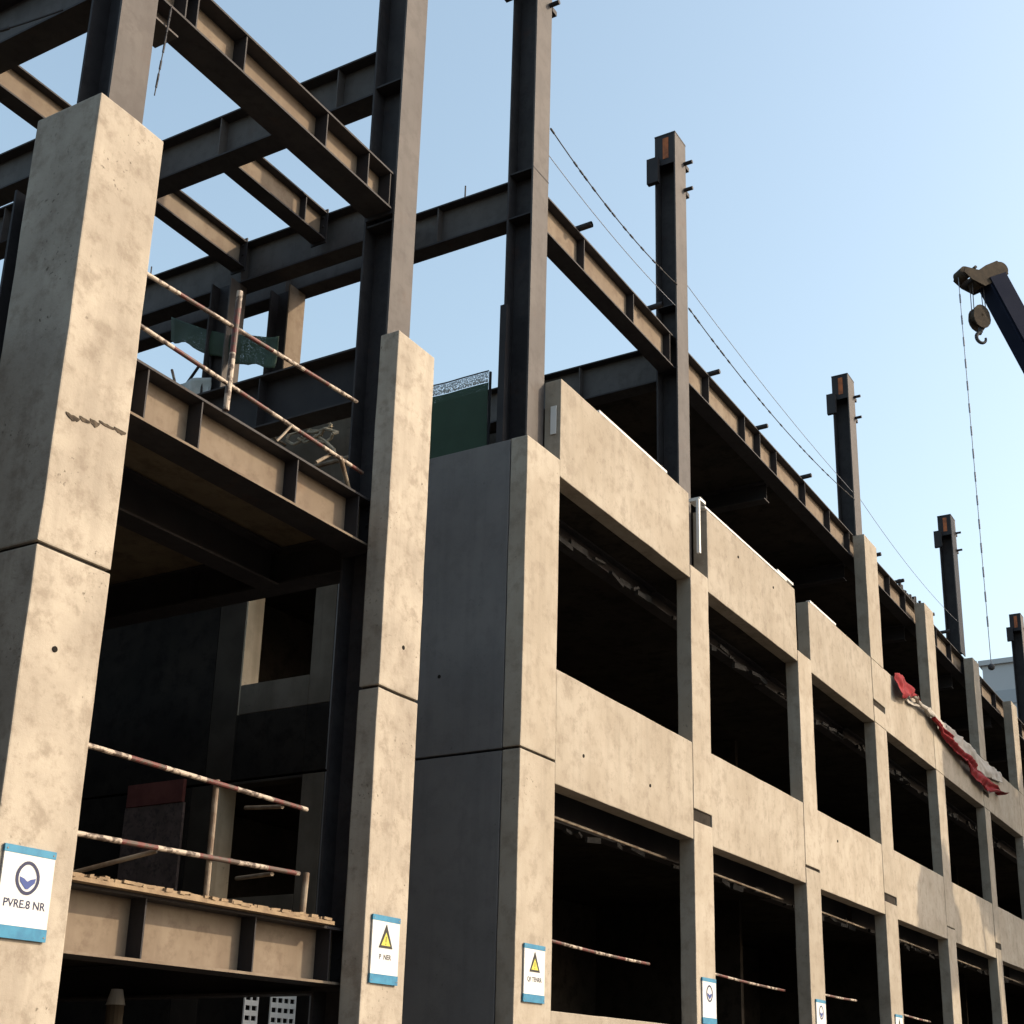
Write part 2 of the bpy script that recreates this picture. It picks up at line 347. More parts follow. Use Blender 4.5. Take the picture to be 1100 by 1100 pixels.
# floor slabs
def slab(x0, x1, y0, y1, z0, z1, m='inner', name='floor_slab'):
    bm = B(); box(bm, x0, x1, y0, y1, z0, z1); return obj(name, bm, M[m], bld)
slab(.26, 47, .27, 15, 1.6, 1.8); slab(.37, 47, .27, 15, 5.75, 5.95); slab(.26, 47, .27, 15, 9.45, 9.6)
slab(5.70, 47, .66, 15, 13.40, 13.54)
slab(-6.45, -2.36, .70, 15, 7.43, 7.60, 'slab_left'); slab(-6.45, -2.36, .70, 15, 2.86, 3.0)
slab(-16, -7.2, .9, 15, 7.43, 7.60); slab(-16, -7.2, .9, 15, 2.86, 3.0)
# back and end walls
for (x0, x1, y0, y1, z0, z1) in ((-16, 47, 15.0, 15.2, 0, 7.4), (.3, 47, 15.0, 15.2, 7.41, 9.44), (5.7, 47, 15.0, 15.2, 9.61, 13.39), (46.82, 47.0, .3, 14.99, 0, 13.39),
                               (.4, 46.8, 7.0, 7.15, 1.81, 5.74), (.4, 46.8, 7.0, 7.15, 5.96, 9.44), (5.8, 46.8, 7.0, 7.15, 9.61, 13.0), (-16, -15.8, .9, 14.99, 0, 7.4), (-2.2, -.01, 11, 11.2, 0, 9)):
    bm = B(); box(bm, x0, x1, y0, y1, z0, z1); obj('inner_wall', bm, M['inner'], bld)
for i in (1, 3, 5, 7):
    x = FC[i][0]+.3
    for z0, z1 in ((1.81, 5.74), (5.96, 9.44), (9.61, 13.0)):
        bm = B(); box(bm, x, x+.15, 3.4, 6.99, z0, z1); obj('inner_wall', bm, M['inner'], bld)
# edge beams behind the window heads
for i in range(len(FC)-1):
    for z0, z1 in ((4.93, 5.55), (9.02, 9.44)):
        xbeam(FC[i][0]+.35, FC[i+1][0]+.3, .85+.04*(i % 3), z0+.12+.03*(i % 2), z1, .22, 'steel_dark', name='edge_beam')
# interior steel posts of the main block

# steel columns
scol(-6.69, .27, 9.2, 18.2, .40, .42, splices=(13.2,))
scol(-2.49, .27, 0, 18.2, .42, .44, splices=(13.3, 11.3))
scol(.635, .27, 9.61, 18.2, .43, .42, splices=(14.1, 13.36), top=True, front=True)
scol(5.56, .27, 9.61, 18.12, .46, .40, splices=(14.6, 13.36), top=True)
scol(15.55, .275, 13.98, 18.15, .50, .40, top=True)
scol(25.50, .275, 13.98, 18.3, .55, .40, top=True)
scol(35.55, .275, 13.98, 18.3, .55, .40, top=True)
scol(45.5, .275, 13.98, 18.3, .55, .40, top=True)
scol(-6.80, .80, 0, 9.2, .4, .4)

# beams of the open bays
xbeam(-6.46, -2.71, .50, 11.42, 11.92, .38, 'steel_tan', (-6.1, -5.95, -5.26, -3.93, -3.17, -2.75))
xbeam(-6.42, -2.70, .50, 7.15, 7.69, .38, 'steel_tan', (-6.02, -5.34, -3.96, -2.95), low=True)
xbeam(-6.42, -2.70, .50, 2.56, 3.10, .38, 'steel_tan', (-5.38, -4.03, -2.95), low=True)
for zb, zt in ((11.42, 11.92), (7.15, 7.69), (2.56, 3.10)): endplates(-6.42 if zb < 11 else -6.46, -2.705, .50, zb, zt, .38, (1,))
endplates(-2.33, -.295, 3.50, 13.45, 13.92, .26); endplates(-2.33, -.295, 5.05, 13.45, 13.92, .26)
# haunch under the big beam next to the first column
bm = B(); box(bm, -6.45, -6.15, .33, .63, 11.18, 11.20); box(bm, -6.45, -6.15, .474, .486, 11.2, 11.419); obj('haunch', bm, M['steel'], bld)
ybeam(-6.69, .70, 14.5, 11.28, 11.92, .30, 'steel', (3.0, 6.0))
ybeam(-2.49, .72, 14.5, 13.27, 13.92, .30, 'steel', (1.35, 2.3, 3.3, 4.85, 7.5))
ybeam(-2.49, .72, 14.5, 9.05, 9.75, .30, 'steel_dark', (2.2, 4.5))
ybeam(-2.49, .72, 14.5, 6.98, 7.42, .30, 'steel_dark', (3,))
ybeam(-2.49, .72, 14.5, 2.5, 2.85, .30, 'steel_dark')
ybeam(-.12, 2.35, 14.5, 13.22, 13.92, .30, 'steel', (5.0,))
xbeam(.04, .49, 2.52, 13.30, 13.90, .28, 'steel')
ybeam(.64, .70, 14.5, 13.40, 14.05, .28, 'steel', (1.95, 4.8))
xbeam(-2.33, -.295, 3.50, 13.45, 13.92, .26, 'steel_tan', (-.75,)); xbeam(-2.33, -.295, 5.05, 13.45, 13.92, .26, 'steel_tan')
xbeam(-7.5, -2.65, 5.05, 13.45, 13.92, .26, 'steel_tan', (-5.9,))
ybeam(-3.35, 5.2, 14.5, 13.3, 13.92, .28, 'steel')
ybeam(-.12, 2.35, 14.5, 11.62, 12.1, .26, 'steel_dark', (5.1,)) if False else None
xbeam(-6.5, -2.65, 9.6, 13.3, 13.92, .28, 'steel')
xbeam(-6.5, -2.65, 9.6, 9.1, 9.7, .28, 'steel')
xbeam(-6.4, -2.66, 1.75, 6.95, 7.41, .30, 'steel_dark')
# inner steel columns standing on the floor behind
def icol(xc, y0, z0, z1, wd, dp, m): 
    return scol(xc, y0, z0, z1, wd, dp, m)
icol(.50, 4.52, 9.6, 13.39, .36, .40, 'steel_tan')
icol(-.28, 5.0, 9.4, 13.21, .34, .40, 'steel')
icol(-.28, 9.3, 9.4, 13.21, .34, .40, 'steel')
icol(-2.49, 9.8, 9.76, 13.26, .36, .40, 'steel')
# roof edge beam and roof cross beams
xbeam(.86, 46.6, .49, 13.36, 13.97, .30, 'steel_tan', [2.11, 3.8, 5.2, 6.87, 8.6, 9.4, 10.3, 12.0, 13.6, 15.0, 16.6, 18.2, 19.6, 21.2, 22.7, 24.3, 26, 28, 30, 32, 34, 37])
ybeam(5.52, .68, 14.5, 13.20, 13.90, .30, 'steel', (2.2,))
for x in (10.5, 15.5, 20.5, 25.5, 30.5, 35.5, 40.5): ybeam(x, .66, 14.5, 13.0, 13.39, .26, 'steel_dark')
for y in (3.8,): xbeam(5.7, 46.6, y, 13.05, 13.39, .24, 'steel_dark')

# ---------------------------------------------------------------- foam strips on the parapets
def strip(bm, x0, x1, y0, y1, z0, z1): box(bm, x0, x1, y0, y1, z0, z1)
def foam(label, boxes):
    bm = B()
    for b_ in boxes: box(bm, *b_)
    tag(obj('foam_strip', bm, M['white_foam']), label, 'foam strip', 'white foam strips on the parapet panels')
foam('white foam strip lying on the parapet panel right of the corner column', [(2.0, 4.3, .015, .10, 10.885, 10.925)])
foam('white foam strip bent over the left end of the second parapet panel', [(5.55, 5.79, .0, .2, 10.93, 10.985), (5.50, 5.56, .0, .05, 9.98, 10.93), (5.80, 9.7, .02, .14, 10.888, 10.925)])
foam('white foam strip on the end of the parapet panel before the third column', [(9.2, 10.05, .015, .10, 10.926, 10.97)])
foam('thin white foam strip on the third parapet panel', [(11.0, 12.6, .015, .10, 10.888, 10.93)])
bm = B(); box(bm, .72, .80, -.012, .0, 0, 1)
for v in bm.verts: v.co.z = 10.05+v.co.z*.42
for v in bm.verts: v.co = Vector((.855-(v.co.y+.012)*.8, .07+(v.co.x-.72)*1.1, v.co.z))
tag(obj('paper_notice', bm, M['white_foam']), 'small white paper stuck on the shaded end of the first parapet panel', 'notice')

# ---------------------------------------------------------------- signs on the columns
FONT = bpy.data.fonts[0] if bpy.data.fonts else None
def text_bm(s, size, x, y, z):
    cu = bpy.data.curves.new('t', 'FONT'); cu.body = s; cu.size = size; cu.extrude = .0008; cu.offset = .0012; cu.align_x = 'CENTER'
    o = bpy.data.objects.new('t', cu); C.objects.link(o); dg = bpy.context.evaluated_depsgraph_get()
    me = bpy.data.meshes.new_from_object(o.evaluated_get(dg)); bm = B(); bm.from_mesh(me)
    bpy.data.objects.remove(o); bpy.data.curves.remove(cu); bpy.data.meshes.remove(me)
    for v in bm.verts: v.co = Vector((x+v.co.x, y-v.co.z, z+v.co.y))
    return bm
def poly(bm, pts, y, th=.002):
    f = [bm.verts.new((px, y, pz)) for px, pz in pts]; bk = [bm.verts.new((px, y+th, pz)) for px, pz in pts]
    bm.faces.new(f)
    for i in range(len(f)): j = (i+1) % len(f); bm.faces.new((f[j], f[i], bk[i], bk[j]))
def ring(bm, outer, inner, y, th=.002):
    n_ = len(outer); o_ = [bm.verts.new((a, y, b_)) for a, b_ in outer]; i_ = [bm.verts.new((a, y, b_)) for a, b_ in inner]
    ob = [bm.verts.new((a, y+th, b_)) for a, b_ in outer]
    for k in range(n_):
        j = (k+1) % n_; bm.faces.new((o_[k], o_[j], i_[j], i_[k])); bm.faces.new((o_[j], o_[k], ob[k], ob[j]))
def sign(x0, x1, kind, label, text):
    z0, z1 = 2.58, 3.235; xc = (x0+x1)/2; W = x1-x0; y = -.024
    t = thing('safety_sign', (xc, 0, z0), label, 'sign', 'blue and white signs on the columns')
    bm = B(); box(bm, x0, x1, y, -.009, z0+.09, z1-.055)
    obj('panel', bm, M['white'], t)
    bm = B(); box(bm, x0-.004, x1+.004, y-.003, -.008, z1-.054, z1); obj('top_band', bm, M['blue'], t)
    bm = B(); box(bm, x0-.006, x1+.002, y-.003, -.008, z0, z0+.089); obj('bottom_band', bm, M['blue'], t)
    ys = y-.003; zc = z0+.44
    if kind == 'emblem':
        k = 28; a, b_ = W*.235, .118
        def ov(sx, sz):
            r = []
            for i in range(k):
                th = 2*math.pi*i/k; c, s_ = math.cos(th), math.sin(th)
                r.append((xc+sx*c*abs(c)**.05*(1-.0*s_), zc-.005+sz*s_*(1 if abs(s_) < .8 else 1.03)))
            return r
        bm = B(); ring(bm, ov(a, b_), ov(a*.76, b_*.80), ys); obj('emblem_ring', bm, M['navy'], t)
        bm = B(); poly(bm, [(xc-a*.66, zc+.0), (xc-a*.60, zc-.035), (xc-.01, zc-.085), (xc+.01, zc-.085), (xc+a*.62, zc-.035), (xc+a*.68, zc+.0), (xc+.03, zc-.012), (xc, zc-.03), (xc-.03, zc-.01)], ys); obj('emblem_fill', bm, M['midblue'], t)
    else:
        h = .19; wd = W*.42
        z_ = zc-.085
        bm = B(); poly(bm, [(xc-wd/2, z_), (xc+wd/2, z_), (xc, z_+h)], ys, .002); obj('warning_triangle', bm, M['yellow'], t)
        bm = B(); ring(bm, [(xc-wd/2-.018, z_-.011), (xc+wd/2+.018, z_-.011), (xc, z_+h+.03)], [(xc-wd/2+.018, z_+.012), (xc+wd/2-.018, z_+.012), (xc, z_+h-.045)], ys-.002, .002); obj('triangle_border', bm, M['black'], t)
        bm = B(); box(bm, xc-.006, xc+.006, ys-.001, ys+.001, z_+.045, z_+.10); box(bm, xc-.006, xc+.006, ys-.001, ys+.001, z_+.02, z_+.034); obj('exclamation_mark', bm, M['black'], t)
    if text:
      bm = text_bm(text, W*.178 if kind == 'emblem' else W*.15, xc, ys+.002, z0+.22 if kind == 'emblem' else z0+.235)
      obj('lettering', bm, M['navy'] if kind == 'emblem' else M['grey_print'], t)
    bm = B()
    for px in (x0+.02, x1-.02):
        for pz in (z0+.03, z1-.03): tube(bm, (px, -.008, pz), (px, y-.006, pz), .006, 8)
        for pz in (z0+.03, z1-.03): tube(bm, (px, -.008, pz), (px, .02, pz), .005, 6)
    obj('fixing_screws', bm, M['tube'], t)
sign(-7.115, -6.66, 'emblem', 'large white sign with a dark blue oval emblem on the leftmost concrete column', 'PVRE.8 NR')
sign(-2.74, -2.29, 'warn', 'white sign with yellow triangle on the second concrete column from the left', 'P  NER')
sign(.17, .645, 'warn', 'white sign with yellow triangle on the building corner column', 'QF TENRR')
sign(5.28, 5.78, 'emblem', 'white sign with a small blue mark on the first column right of the corner', '')
sign(10.28, 10.78, 'emblem', 'white sign with a dark mark on the second column right of the corner', '')
sign(15.2, 15.7, 'warn', 'small sign just above the lower photo edge on the third column right of the corner', '')

# ---------------------------------------------------------------- guard rails, timber
def guard(name_label, tubes, y=.3):
    xs = [t[0] for t in tubes]
    g = thing('guardrail', (-4.8, y, min(min(t[0][2], t[1][2]) for t in tubes)), name_label, 'guardrail', 'scaffold tube guardrails')
    for a, b_, r, nm, mm in tubes:
        bm = B(); tube(bm, a, b_, r, 12); obj(nm, bm, M[mm], g, smooth=False)
    return g
guard('red and white tube guardrail above the lower steel beam, left bay', [
    ((-6.44, .24, 4.17), (-3.50, .27, 4.15), .023, 'rail', 'stripe_x'), ((-6.44, .24, 3.46), (-3.55, .27, 3.53), .023, 'rail', 'stripe_x'),
    ((-4.72, .30, 3.15), (-4.72, .30, 4.2), .026, 'post', 'tube'), ((-3.42, .30, 3.14), (-3.40, .30, 3.56), .03, 'post', 'tube'),
    ((-3.66, .9, 4.19), (-3.83, .29, 4.12), .02, 'brace', 'tube'), ((-3.70, .9, 3.50), (-3.9, .29, 3.48), .02, 'brace', 'tube'), ((-5.35, .30, 3.47), (-5.75, 1.3, 3.2), .02, 'brace', 'tube')])
guard('red and white tube guardrail standing on the middle steel beam, left bay', [
    ((-6.44, .28, 8.50), (-3.1, .32, 8.72), .022, 'rail', 'stripe_x'), ((-6.44, .28, 7.99), (-2.9, .34, 7.96), .022, 'rail', 'stripe_x'),
    ((-5.06, .30, 7.70), (-5.06, .27, 8.98), .030, 'post', 'stripe_z'), ((-4.13, .3, 7.96), (-4.25, .3, 7.80), .013, 'brace', 'tube'), ((-4.25, .3, 7.80), (-4.33, .3, 7.70), .013, 'brace', 'tube'),
    ((-3.30, .33, 7.98), (-2.95, .45, 7.72), .026, 'brace', 'tube'), ((-3.6, .4, 7.80), (-3.4, .36, 7.98), .018, 'brace', 'tube')])
bm = B()
for k in range(3):
    box(bm, -6.43+.02*k, -3.05-.05*k, .20+.10*k, .292+.10*k, 3.101, 3.135+.006*k)
rp_ = random.Random(11)
for k in range(75):
    x = -6.42+k*.0445+rp_.uniform(-.02, .02); L_ = rp_.uniform(.04, .13); y_ = rp_.uniform(.19, .24)
    obox(bm, (x, y_+.06, 3.145+rp_.uniform(-.006, .012)), Vector((L_, rp_.uniform(-.02, .02), rp_.uniform(-.008, .008))), Vector((0, .12, 0)), Vector((.004, 0, rp_.uniform(.018, .035))))
tag(obj('timber_plank', bm, M['wood']), 'rough pale timber planks with mortar crumbs lying on the lower steel beam', 'plank')

def bay_rail(x0, x1, z0, z1, label, post=None):
    g = thing('guardrail', (x0, .4, z0), label, 'guardrail', 'scaffold tube guardrails')
    bm = B(); path(bm, sag((x0, .36, z0), (x1, .42, z1), .02, 6), .022, 8); obj('rail', bm, M['stripe_x'], g)
    bm = B(); tube(bm, (x0+.35, .46, 2.3), (x0+.35, .46, z0+.75), .024, 8); obj('post', bm, M['tube'], g)
    bm = B(); tube(bm, (x0+.2, .45, z0+.12), (x0+1.05, .75, z0+.33), .022, 8); obj('brace', bm, M['tube'], g)
bay_rail(.9, 4.4, 3.42, 3.36, 'thin tube rail across the lowest window right of the corner column')
bay_rail(5.9, 9.9, 3.42, 3.36, 'thin tube rail across the second lowest window from the corner')
bay_rail(10.9, 14.0, 3.44, 3.44, 'thin tube rail across the third lowest window from the corner')
bay_rail(16.0, 19.6, 3.38, 3.30, 'thin tube rail across the fourth lowest window from the corner')

# rough formwork remnants on the edge beams behind the window heads
rd = random.Random(21)
for i in range(6):
    x0, x1 = FC[i][1], FC[i+1][0]
    for zz in (5.02, 9.12):
        bm = B(); x = x0+.1
        while x < x1-.3:
            L_ = rd.uniform(.08, .5); h_ = rd.uniform(.03, .12)
            obox(bm, (x+L_/2, .70+rd.uniform(-.06, .05), zz+rd.uniform(-.07, .05)), Vector((L_, rd.uniform(-.05, .05), rd.uniform(-.07, .07))), Vector((0, rd.uniform(.03, .08), 0)), Vector((rd.uniform(-.02, .02), 0, h_)))
            x += L_*rd.uniform(.8, 2.2)
        tag(obj('formwork_remnant', bm, M['remnant'], bld), kind='stuff')
for i in range(6):
    bm = B(); x0, x1 = FC[i][1], FC[i+1][0]
    tube(bm, (x0+.05, .40, 4.98), (x1-.1, .43, 4.96), .02, 8)
    tag(obj('hanging_tube', bm, M['tube']), f'thin pale tube under the head of lowest-row window, {["first","second","third","fourth","fifth","sixth"][i]} from the corner', 'tube', 'tubes under the window heads')

# ---------------------------------------------------------------- nets and sheets
def sheet(pts_fn, nu, nv, th=0.0):
    bm = B(); g = [[bm.verts.new(pts_fn(i/nu, j/nv)) for j in range(nv+1)] for i in range(nu+1)]
    for i in range(nu):
        for j in range(nv): bm.faces.new((g[i][j], g[i+1][j], g[i+1][j+1], g[i][j+1]))
    if th:
        bm.normal_update(); bmesh.ops.solidify(bm, geom=bm.faces[:], thickness=th)
    return bm
def nf(u, v):
    y = .90+u*1.65; z = 9.66+v*1.16
    return Vector((.42+.025*noise.noise(Vector((y*2.3, z*1.2, 0)))+.01*math.sin(y*9)*(10.9-z), y, z))
n_ = thing('safety_net', (.42, .9, 9.66), 'dark green safety net with pale top band above the shaded side wall', 'net')
obj('mesh_cloth', sheet(nf, 60, 10, .004), M['net'], n_, smooth=True)
obj('top_band', sheet(lambda u, v: nf(u, 1)+Vector((-.004, 0, .01+v*.15)), 60, 2, .004), M['net_pale'], n_, smooth=True)
bm = B(); path(bm, [nf(i/20, 1)+Vector((0, 0, .18)) for i in range(21)], .010, 6); obj('edge_rope', bm, M['rope'], n_)
for yy in (.9, 2.5):
    bm = B(); tube(bm, (.46, yy, 9.6), (.46, yy, 11.0), .02, 8); obj('post', bm, M['steel_dark'], n_)
bm = B(); box(bm, .31, .41, .58, .68, 9.6, 11.9)
tag(obj('steel_stanchion', bm, M['steel_dark']), 'short dark stanchion against the back of the corner steel column', 'post')
def sn(u, v):
    y = 4.05+u*2.2; top = 12.0+.42*u*2.2-.12*math.sin(u*math.pi); z = top-(1-v)*(.52-.18*u+.12*noise.noise(Vector((y*3, 1, 0))))
    return Vector((-.36+.09*noise.noise(Vector((y*2, z*2, 3))), y, z))
n2 = thing('safety_net', (-.3, 4.05, 11.3), 'torn green net hanging beside the inner steel columns behind the guardrail', 'net')
obj('mesh_cloth', sheet(sn, 24, 12, .004), M['net_torn'], n2, smooth=True)
def sp(u, v):
    y = 5.25+u*1.0; z = 10.75+v*.85
    return Vector((-.42+.14*noise.noise(Vector((y*3, z*2.6, 8)))-.1*v*u, y, z-.4*u*(1-v)))
tag(obj('plastic_sheet', sheet(sp, 20, 18, .004), M['plastic'], smooth=True), 'crumpled white plastic sheet hanging behind the guardrail post', 'sheet')
for (a, b_, lab) in (((-.1, 4.6, 10.58), (-.1, 2.8, 10.55), 'upper pale scaffold tube fixed in front of the grey panel behind the middle beam'), ((-.1, 3.8, 9.88), (-.1, 2.8, 9.89), 'lower pale scaffold tube fixed in front of the grey panel behind the middle beam')):
    bm = B(); tube(bm, a, b_, .035, 10)
    tube(bm, (.26, a[1]-.3, a[2]), (-.1, a[1]-.3, a[2]), .02, 8)
    tag(obj('scaffold_tube', bm, M['tube']), lab, 'tube', 'tubes on the upper deck')
bm = B(); rw = random.Random(4)
for c_ in ((3.75, 10.40), (3.5, 10.36), (3.35, 10.48), (3.2, 10.3)):
    q = [Vector((-.14+rw.uniform(-.04, .04), c_[0]+.2*math.cos(t_*.7)*rw.uniform(.7, 1.2), c_[1]+.085*math.sin(t_*.7)*rw.uniform(.7, 1.3))) for t_ in range(10)]
    path(bm, q, .022, 6)
path(bm, [Vector((-.14, 3.4, 10.35)), Vector((-.14, 3.2, 10.2)), Vector((-.14, 3.05, 10.05)), Vector((-.14, 3.02, 9.93))], .024, 6)
tag(obj('rope_bundle', bm, M['frame_lit']), 'tangled pale rope tied to the tubes behind the middle beam', 'rope')

bars = [((-.5, 5.6, 10.9), (-.2, 6.3, 12.1)), ((-.45, 6.3, 10.9), (-.4, 5.5, 11.9)), ((-.6, 5.9, 10.8), (-.5, 6.5, 11.2)), ((-.4, 5.2, 10.9), (-.35, 5.4, 12.2))]
for i_, (a, b_) in enumerate(bars):
    bm = B(); tube(bm, a, b_, .022, 8)
    tag(obj('loose_bar', bm, M['steel_dark' if i_ % 2 else 'tube']), ['pale loose bar leaning right beside the white plastic sheet', 'dark loose bar crossing behind the white plastic sheet, leaning left', 'short pale bar lying low at the left of the white sheet', 'dark upright bar standing nearest the guardrail post'][i_], 'bar', 'loose bars by the torn net')
# red cloth and tarp on the parapet
def wr(x, z, k=0.): return noise.noise(Vector((x*1.7, z*3.1, k)))+.5*noise.noise(Vector((x*4.3, z*6.7, k+5)))
def tarpf(u, v):
    x = 17.6+u*10.2; top = 10.90-.02*math.sin(u*9)-.32*max(0, .22-u)/.22
    dep = .10+.52*min(1, max(0, (u-.12)/.25))*(1-.55*max(0, (u-.75)/.25))
    z = top-v*dep
    return Vector((x, -.05-.07*wr(x, z)-.03*v+(.24*(1-v*9) if v < .11 and u > .2 else 0), z+.03*wr(x, 0, 5)))
tag(obj('tarpaulin', sheet(tarpf, 130, 16, .006), M['tarp'], smooth=True), 'long pale tarpaulin draped over the parapet beside the red cloth', 'tarpaulin')
def redf(u, v):
    x = 19.6+u*7.7
    top = 10.62-.52*u; wd = .06+.50*math.sin(min(1., u*1.02)*math.pi)**1.3*(.35+.75*u)
    z = top-v*wd*(1+.22*wr(x*1.3, 0, 2))-.06*math.sin(u*11)*v
    return Vector((x, -.15-.05*math.sin(v*9+x*2.2)-.08*wr(x, z, 7), z))
rc = thing('red_cloth', (16.5, -.1, 9.9), 'crumpled red cloth banner hanging along the parapet on the right', 'cloth')
obj('banner_tail', sheet(redf, 120, 14, .008), M['red'], rc, smooth=True)
def redb(u, v):
    x = 16.55+u*1.75; top = 10.93+.10*math.sin(u*4.2)-.05*u; wd = .12+.46*math.sin(min(1, .35+u*.8)*math.pi)*(1+.25*wr(x*2, 0, 3))
    z = top-v*wd
    return Vector((x, -.08-.10*abs(math.sin(u*7+v*1.5))*(.3+v)-.07*wr(x*1.5, z, 1), z))
obj('banner_head', sheet(redb, 40, 18, .008), M['red'], rc, smooth=True)
bm = B(); path(bm, [Vector((17.9+i*.25, -.12-.03*math.sin(i*1.9), 10.72-.012*i+.02*math.sin(i*1.3))) for i in range(9)], .055, 8)
obj('twisted_middle', bm, M['tarp'], rc)
for x in (16.7, 21.3, 24.5):
    bm = B(); path(bm, [Vector((x, -.06, 10.75)), Vector((x+.03, -.03, 10.9)), Vector((x+.05, .12, 10.92))], .012, 6); obj('tie_cord', bm, M['rope'], rc)

# ---------------------------------------------------------------- pipe stubs along the roof edge
ords = ['first', 'second', 'third', 'fourth', 'fifth', 'sixth', 'seventh', 'eighth', 'ninth', 'tenth']
for i, x in enumerate((1.95, 4.45, 6.95, 9.35, 11.9, 16.9, 18.9, 21.8, 23.4, 26.7)):
    bm = B(); tube(bm, (x, .16+random.uniform(-.03, .03), 14.045), (x+random.uniform(-.03, .03), .62, 14.03), .048, 12, cap=False)
    tube(bm, (x, .165, 14.045), (x, .61, 14.03), .04, 12)
    tag(obj('pipe_stub', bm, M['steel_dark']), f'{ords[i]} short pipe stub on the roof edge beam, counted from the corner steel column', 'pipe', 'pipe stubs on the roof edge')
# small clamps near the far end of the roof edge
bm = B()
for k in range(14):
    x = 19.2+k*.16; h = random.uniform(.05, .28); box(bm, x, x+.08, .34, .34+random.uniform(.05, .12), 13.975, 13.975+h)
tag(obj('clamp_pile', bm, M['steel_dark']), 'cluster of dark clamps heaped on the roof edge near the second post', 'clamps')

# ---------------------------------------------------------------- ropes
def rope(pts, r, label, name='safety_rope', m='rope', knots=0, cat='rope'):
    bm = B(); path(bm, pts, r, 6)
    for k in range(knots):
        i = random.randrange(len(pts)-1); a = pts[i].lerp(pts[i+1], random.random()); dd = (pts[i+1]-pts[i]).normalized()
        tube(bm, a-dd*.05, a+dd*.05, r*1.8, 6)
    return tag(obj(name, bm, M[m]), label, cat)
rope(sag((.86, .26, 15.05), (5.33, .26, 14.95), .16), .009, 'dark lifeline rope between the corner steel column and the next one', knots=16)
rope(sag((5.80, .26, 14.75), (15.3, .26, 14.85), .25, 24), .009, 'dark lifeline rope right of the second tall steel column', knots=22)
rope(sag((.86, .30, 14.62), (5.33, .30, 14.55), .10), .006, 'thin pale wire below the lifeline rope next to the corner steel column', 'wire', 'cable', cat='wire')
rope(sag((5.80, .30, 15.25), (15.3, .30, 15.05), .12, 24), .006, 'thin pale wire above the lifeline rope on the roof edge', 'wire', 'cable', cat='wire')
rope(sag((15.85, .3, 15.1), (25.2, .3, 14.9), .2, 24), .006, 'thin pale wire between the two far steel columns', 'wire', 'cable', cat='wire')
rope([Vector((-6.30, .30, 11.42)), Vector((-6.33, .30, 10.9)), Vector((-6.36, .31, 10.35))], .006, 'thin cable hanging from the big beam beside the leftmost column', 'hanging_cable', knots=8, cat='cable')
rope(sag((-6.95, 1.0, 11.15), (-7.3, 3.2, 11.2), .05), .010, 'thin rope stretched left of the leftmost steel column', knots=4)
for i, (x, y, z) in enumerate(((.64, 2.1-.6, 14.05), (-.12, 7.0, 13.92))):
    bm = B(); tube(bm, (x-.1, y, z), (x-.1, y, z+.22), .012, 6)
    tag(obj('rebar_stub', bm, M['rope']), ['thin rod sticking up from the roof beam between the two tall steel columns', 'thin rod sticking up from the inner roof beam'][i], 'rod')

# ---------------------------------------------------------------- things inside the ground floor
cage = thing('mesh_cage', (-.75, 3.0, 0), 'white mesh cage standing in the dark under the lower steel beam', 'cage')
for x in (-1.08, -.62):
    bm = B()
    n1 = 2 if x < -1 else 4
    for i in range(n1+1): tube(bm, (x+i*.11, 3.0, 0), (x+i*.11, 3.0, 2.85), .016, 6)
    for k in range(24): box(bm, x, x+.11*n1, 2.99, 3.01, .1+k*.115, .16+k*.115)
    obj('mesh_panel', bm, M['white'], cage)
for x, h, lab in ((-3.05, 2.56, 'tall grey roll with white tip standing in the dark ground floor'), (-4.3, 2.42, 'shorter pale roll standing nearest the leftmost column, ground floor')):
    t = thing('sheet_roll', (x, 3.0, 0), lab, 'roll')
    bm = B(); tube(bm, (x, 3.0, 0), (x, 3.0, h-.16), .09, 14); obj('roll', bm, M['frame_conc'], t)
    bm = B(); tube(bm, (x, 3.0, h-.159), (x, 3.0, h), .10, 14, .06); obj('tip', bm, M['white'], t)

# ---------------------------------------------------------------- crane
tip = Vector((25.30, -1.5, 26.0)); base = Vector((34.5, -9.6, 2.9))
cr = thing('mobile_crane', (36.5, -8.5, 0), 'dark blue telescopic crane boom with a hook block above the roof on the right', 'crane')
ax = (base-tip).normalized(); side = ax.cross(Vector((0, 0, 1))).normalized(); up = side.cross(ax).normalized()
L = (base-tip).length
mid = tip+ax*(L*.36)
bm = B(); obox(bm, (tip+mid)/2, ax*(mid-tip).length, side*.66, up*.82); bmesh.ops.bevel(bm, geom=bm.edges[:], offset=.07, segments=2, affect='EDGES'); obj('boom', bm, M['boom'], cr)
bm = B(); obox(bm, (mid+base)/2, ax*(base-mid).length, side*.84, up*1.0); bmesh.ops.bevel(bm, geom=bm.edges[:], offset=.08, segments=2, affect='EDGES'); obj('boom', bm, M['boom'], cr)
hor = Vector((-ax.x, -ax.y, 0)).normalized()
q0 = tip+up*.35-ax*.05; 
hd = B()
for s in (-.21, .21):
    c = tip+side*s*1.3
    prof = [c+up*.45+ax*.15, c+up*.50-ax*.12, c+up*.28-ax*.38, c-up*.15-ax*.30+hor*.1, c+hor*.62-up*.02-Vector((0, 0, .02)), c+hor*1.12+Vector((0, 0, -.02)), c+hor*1.18+Vector((0, 0, -.22)), c+hor*.9+Vector((0, 0, -.42)), c+hor*.45+Vector((0, 0, -.55)), c-up*.36+ax*.25]
    f = [hd.verts.new(p-side*.02) for p in prof]; g = [hd.verts.new(p+side*.02) for p in prof]
    hd.faces.new(f); hd.faces.new(g[::-1])
    for i in range(len(f)): j = (i+1) % len(f); hd.faces.new((f[j], f[i], g[i], g[j]))
bmesh.ops.recalc_face_normals(hd, faces=hd.faces[:])
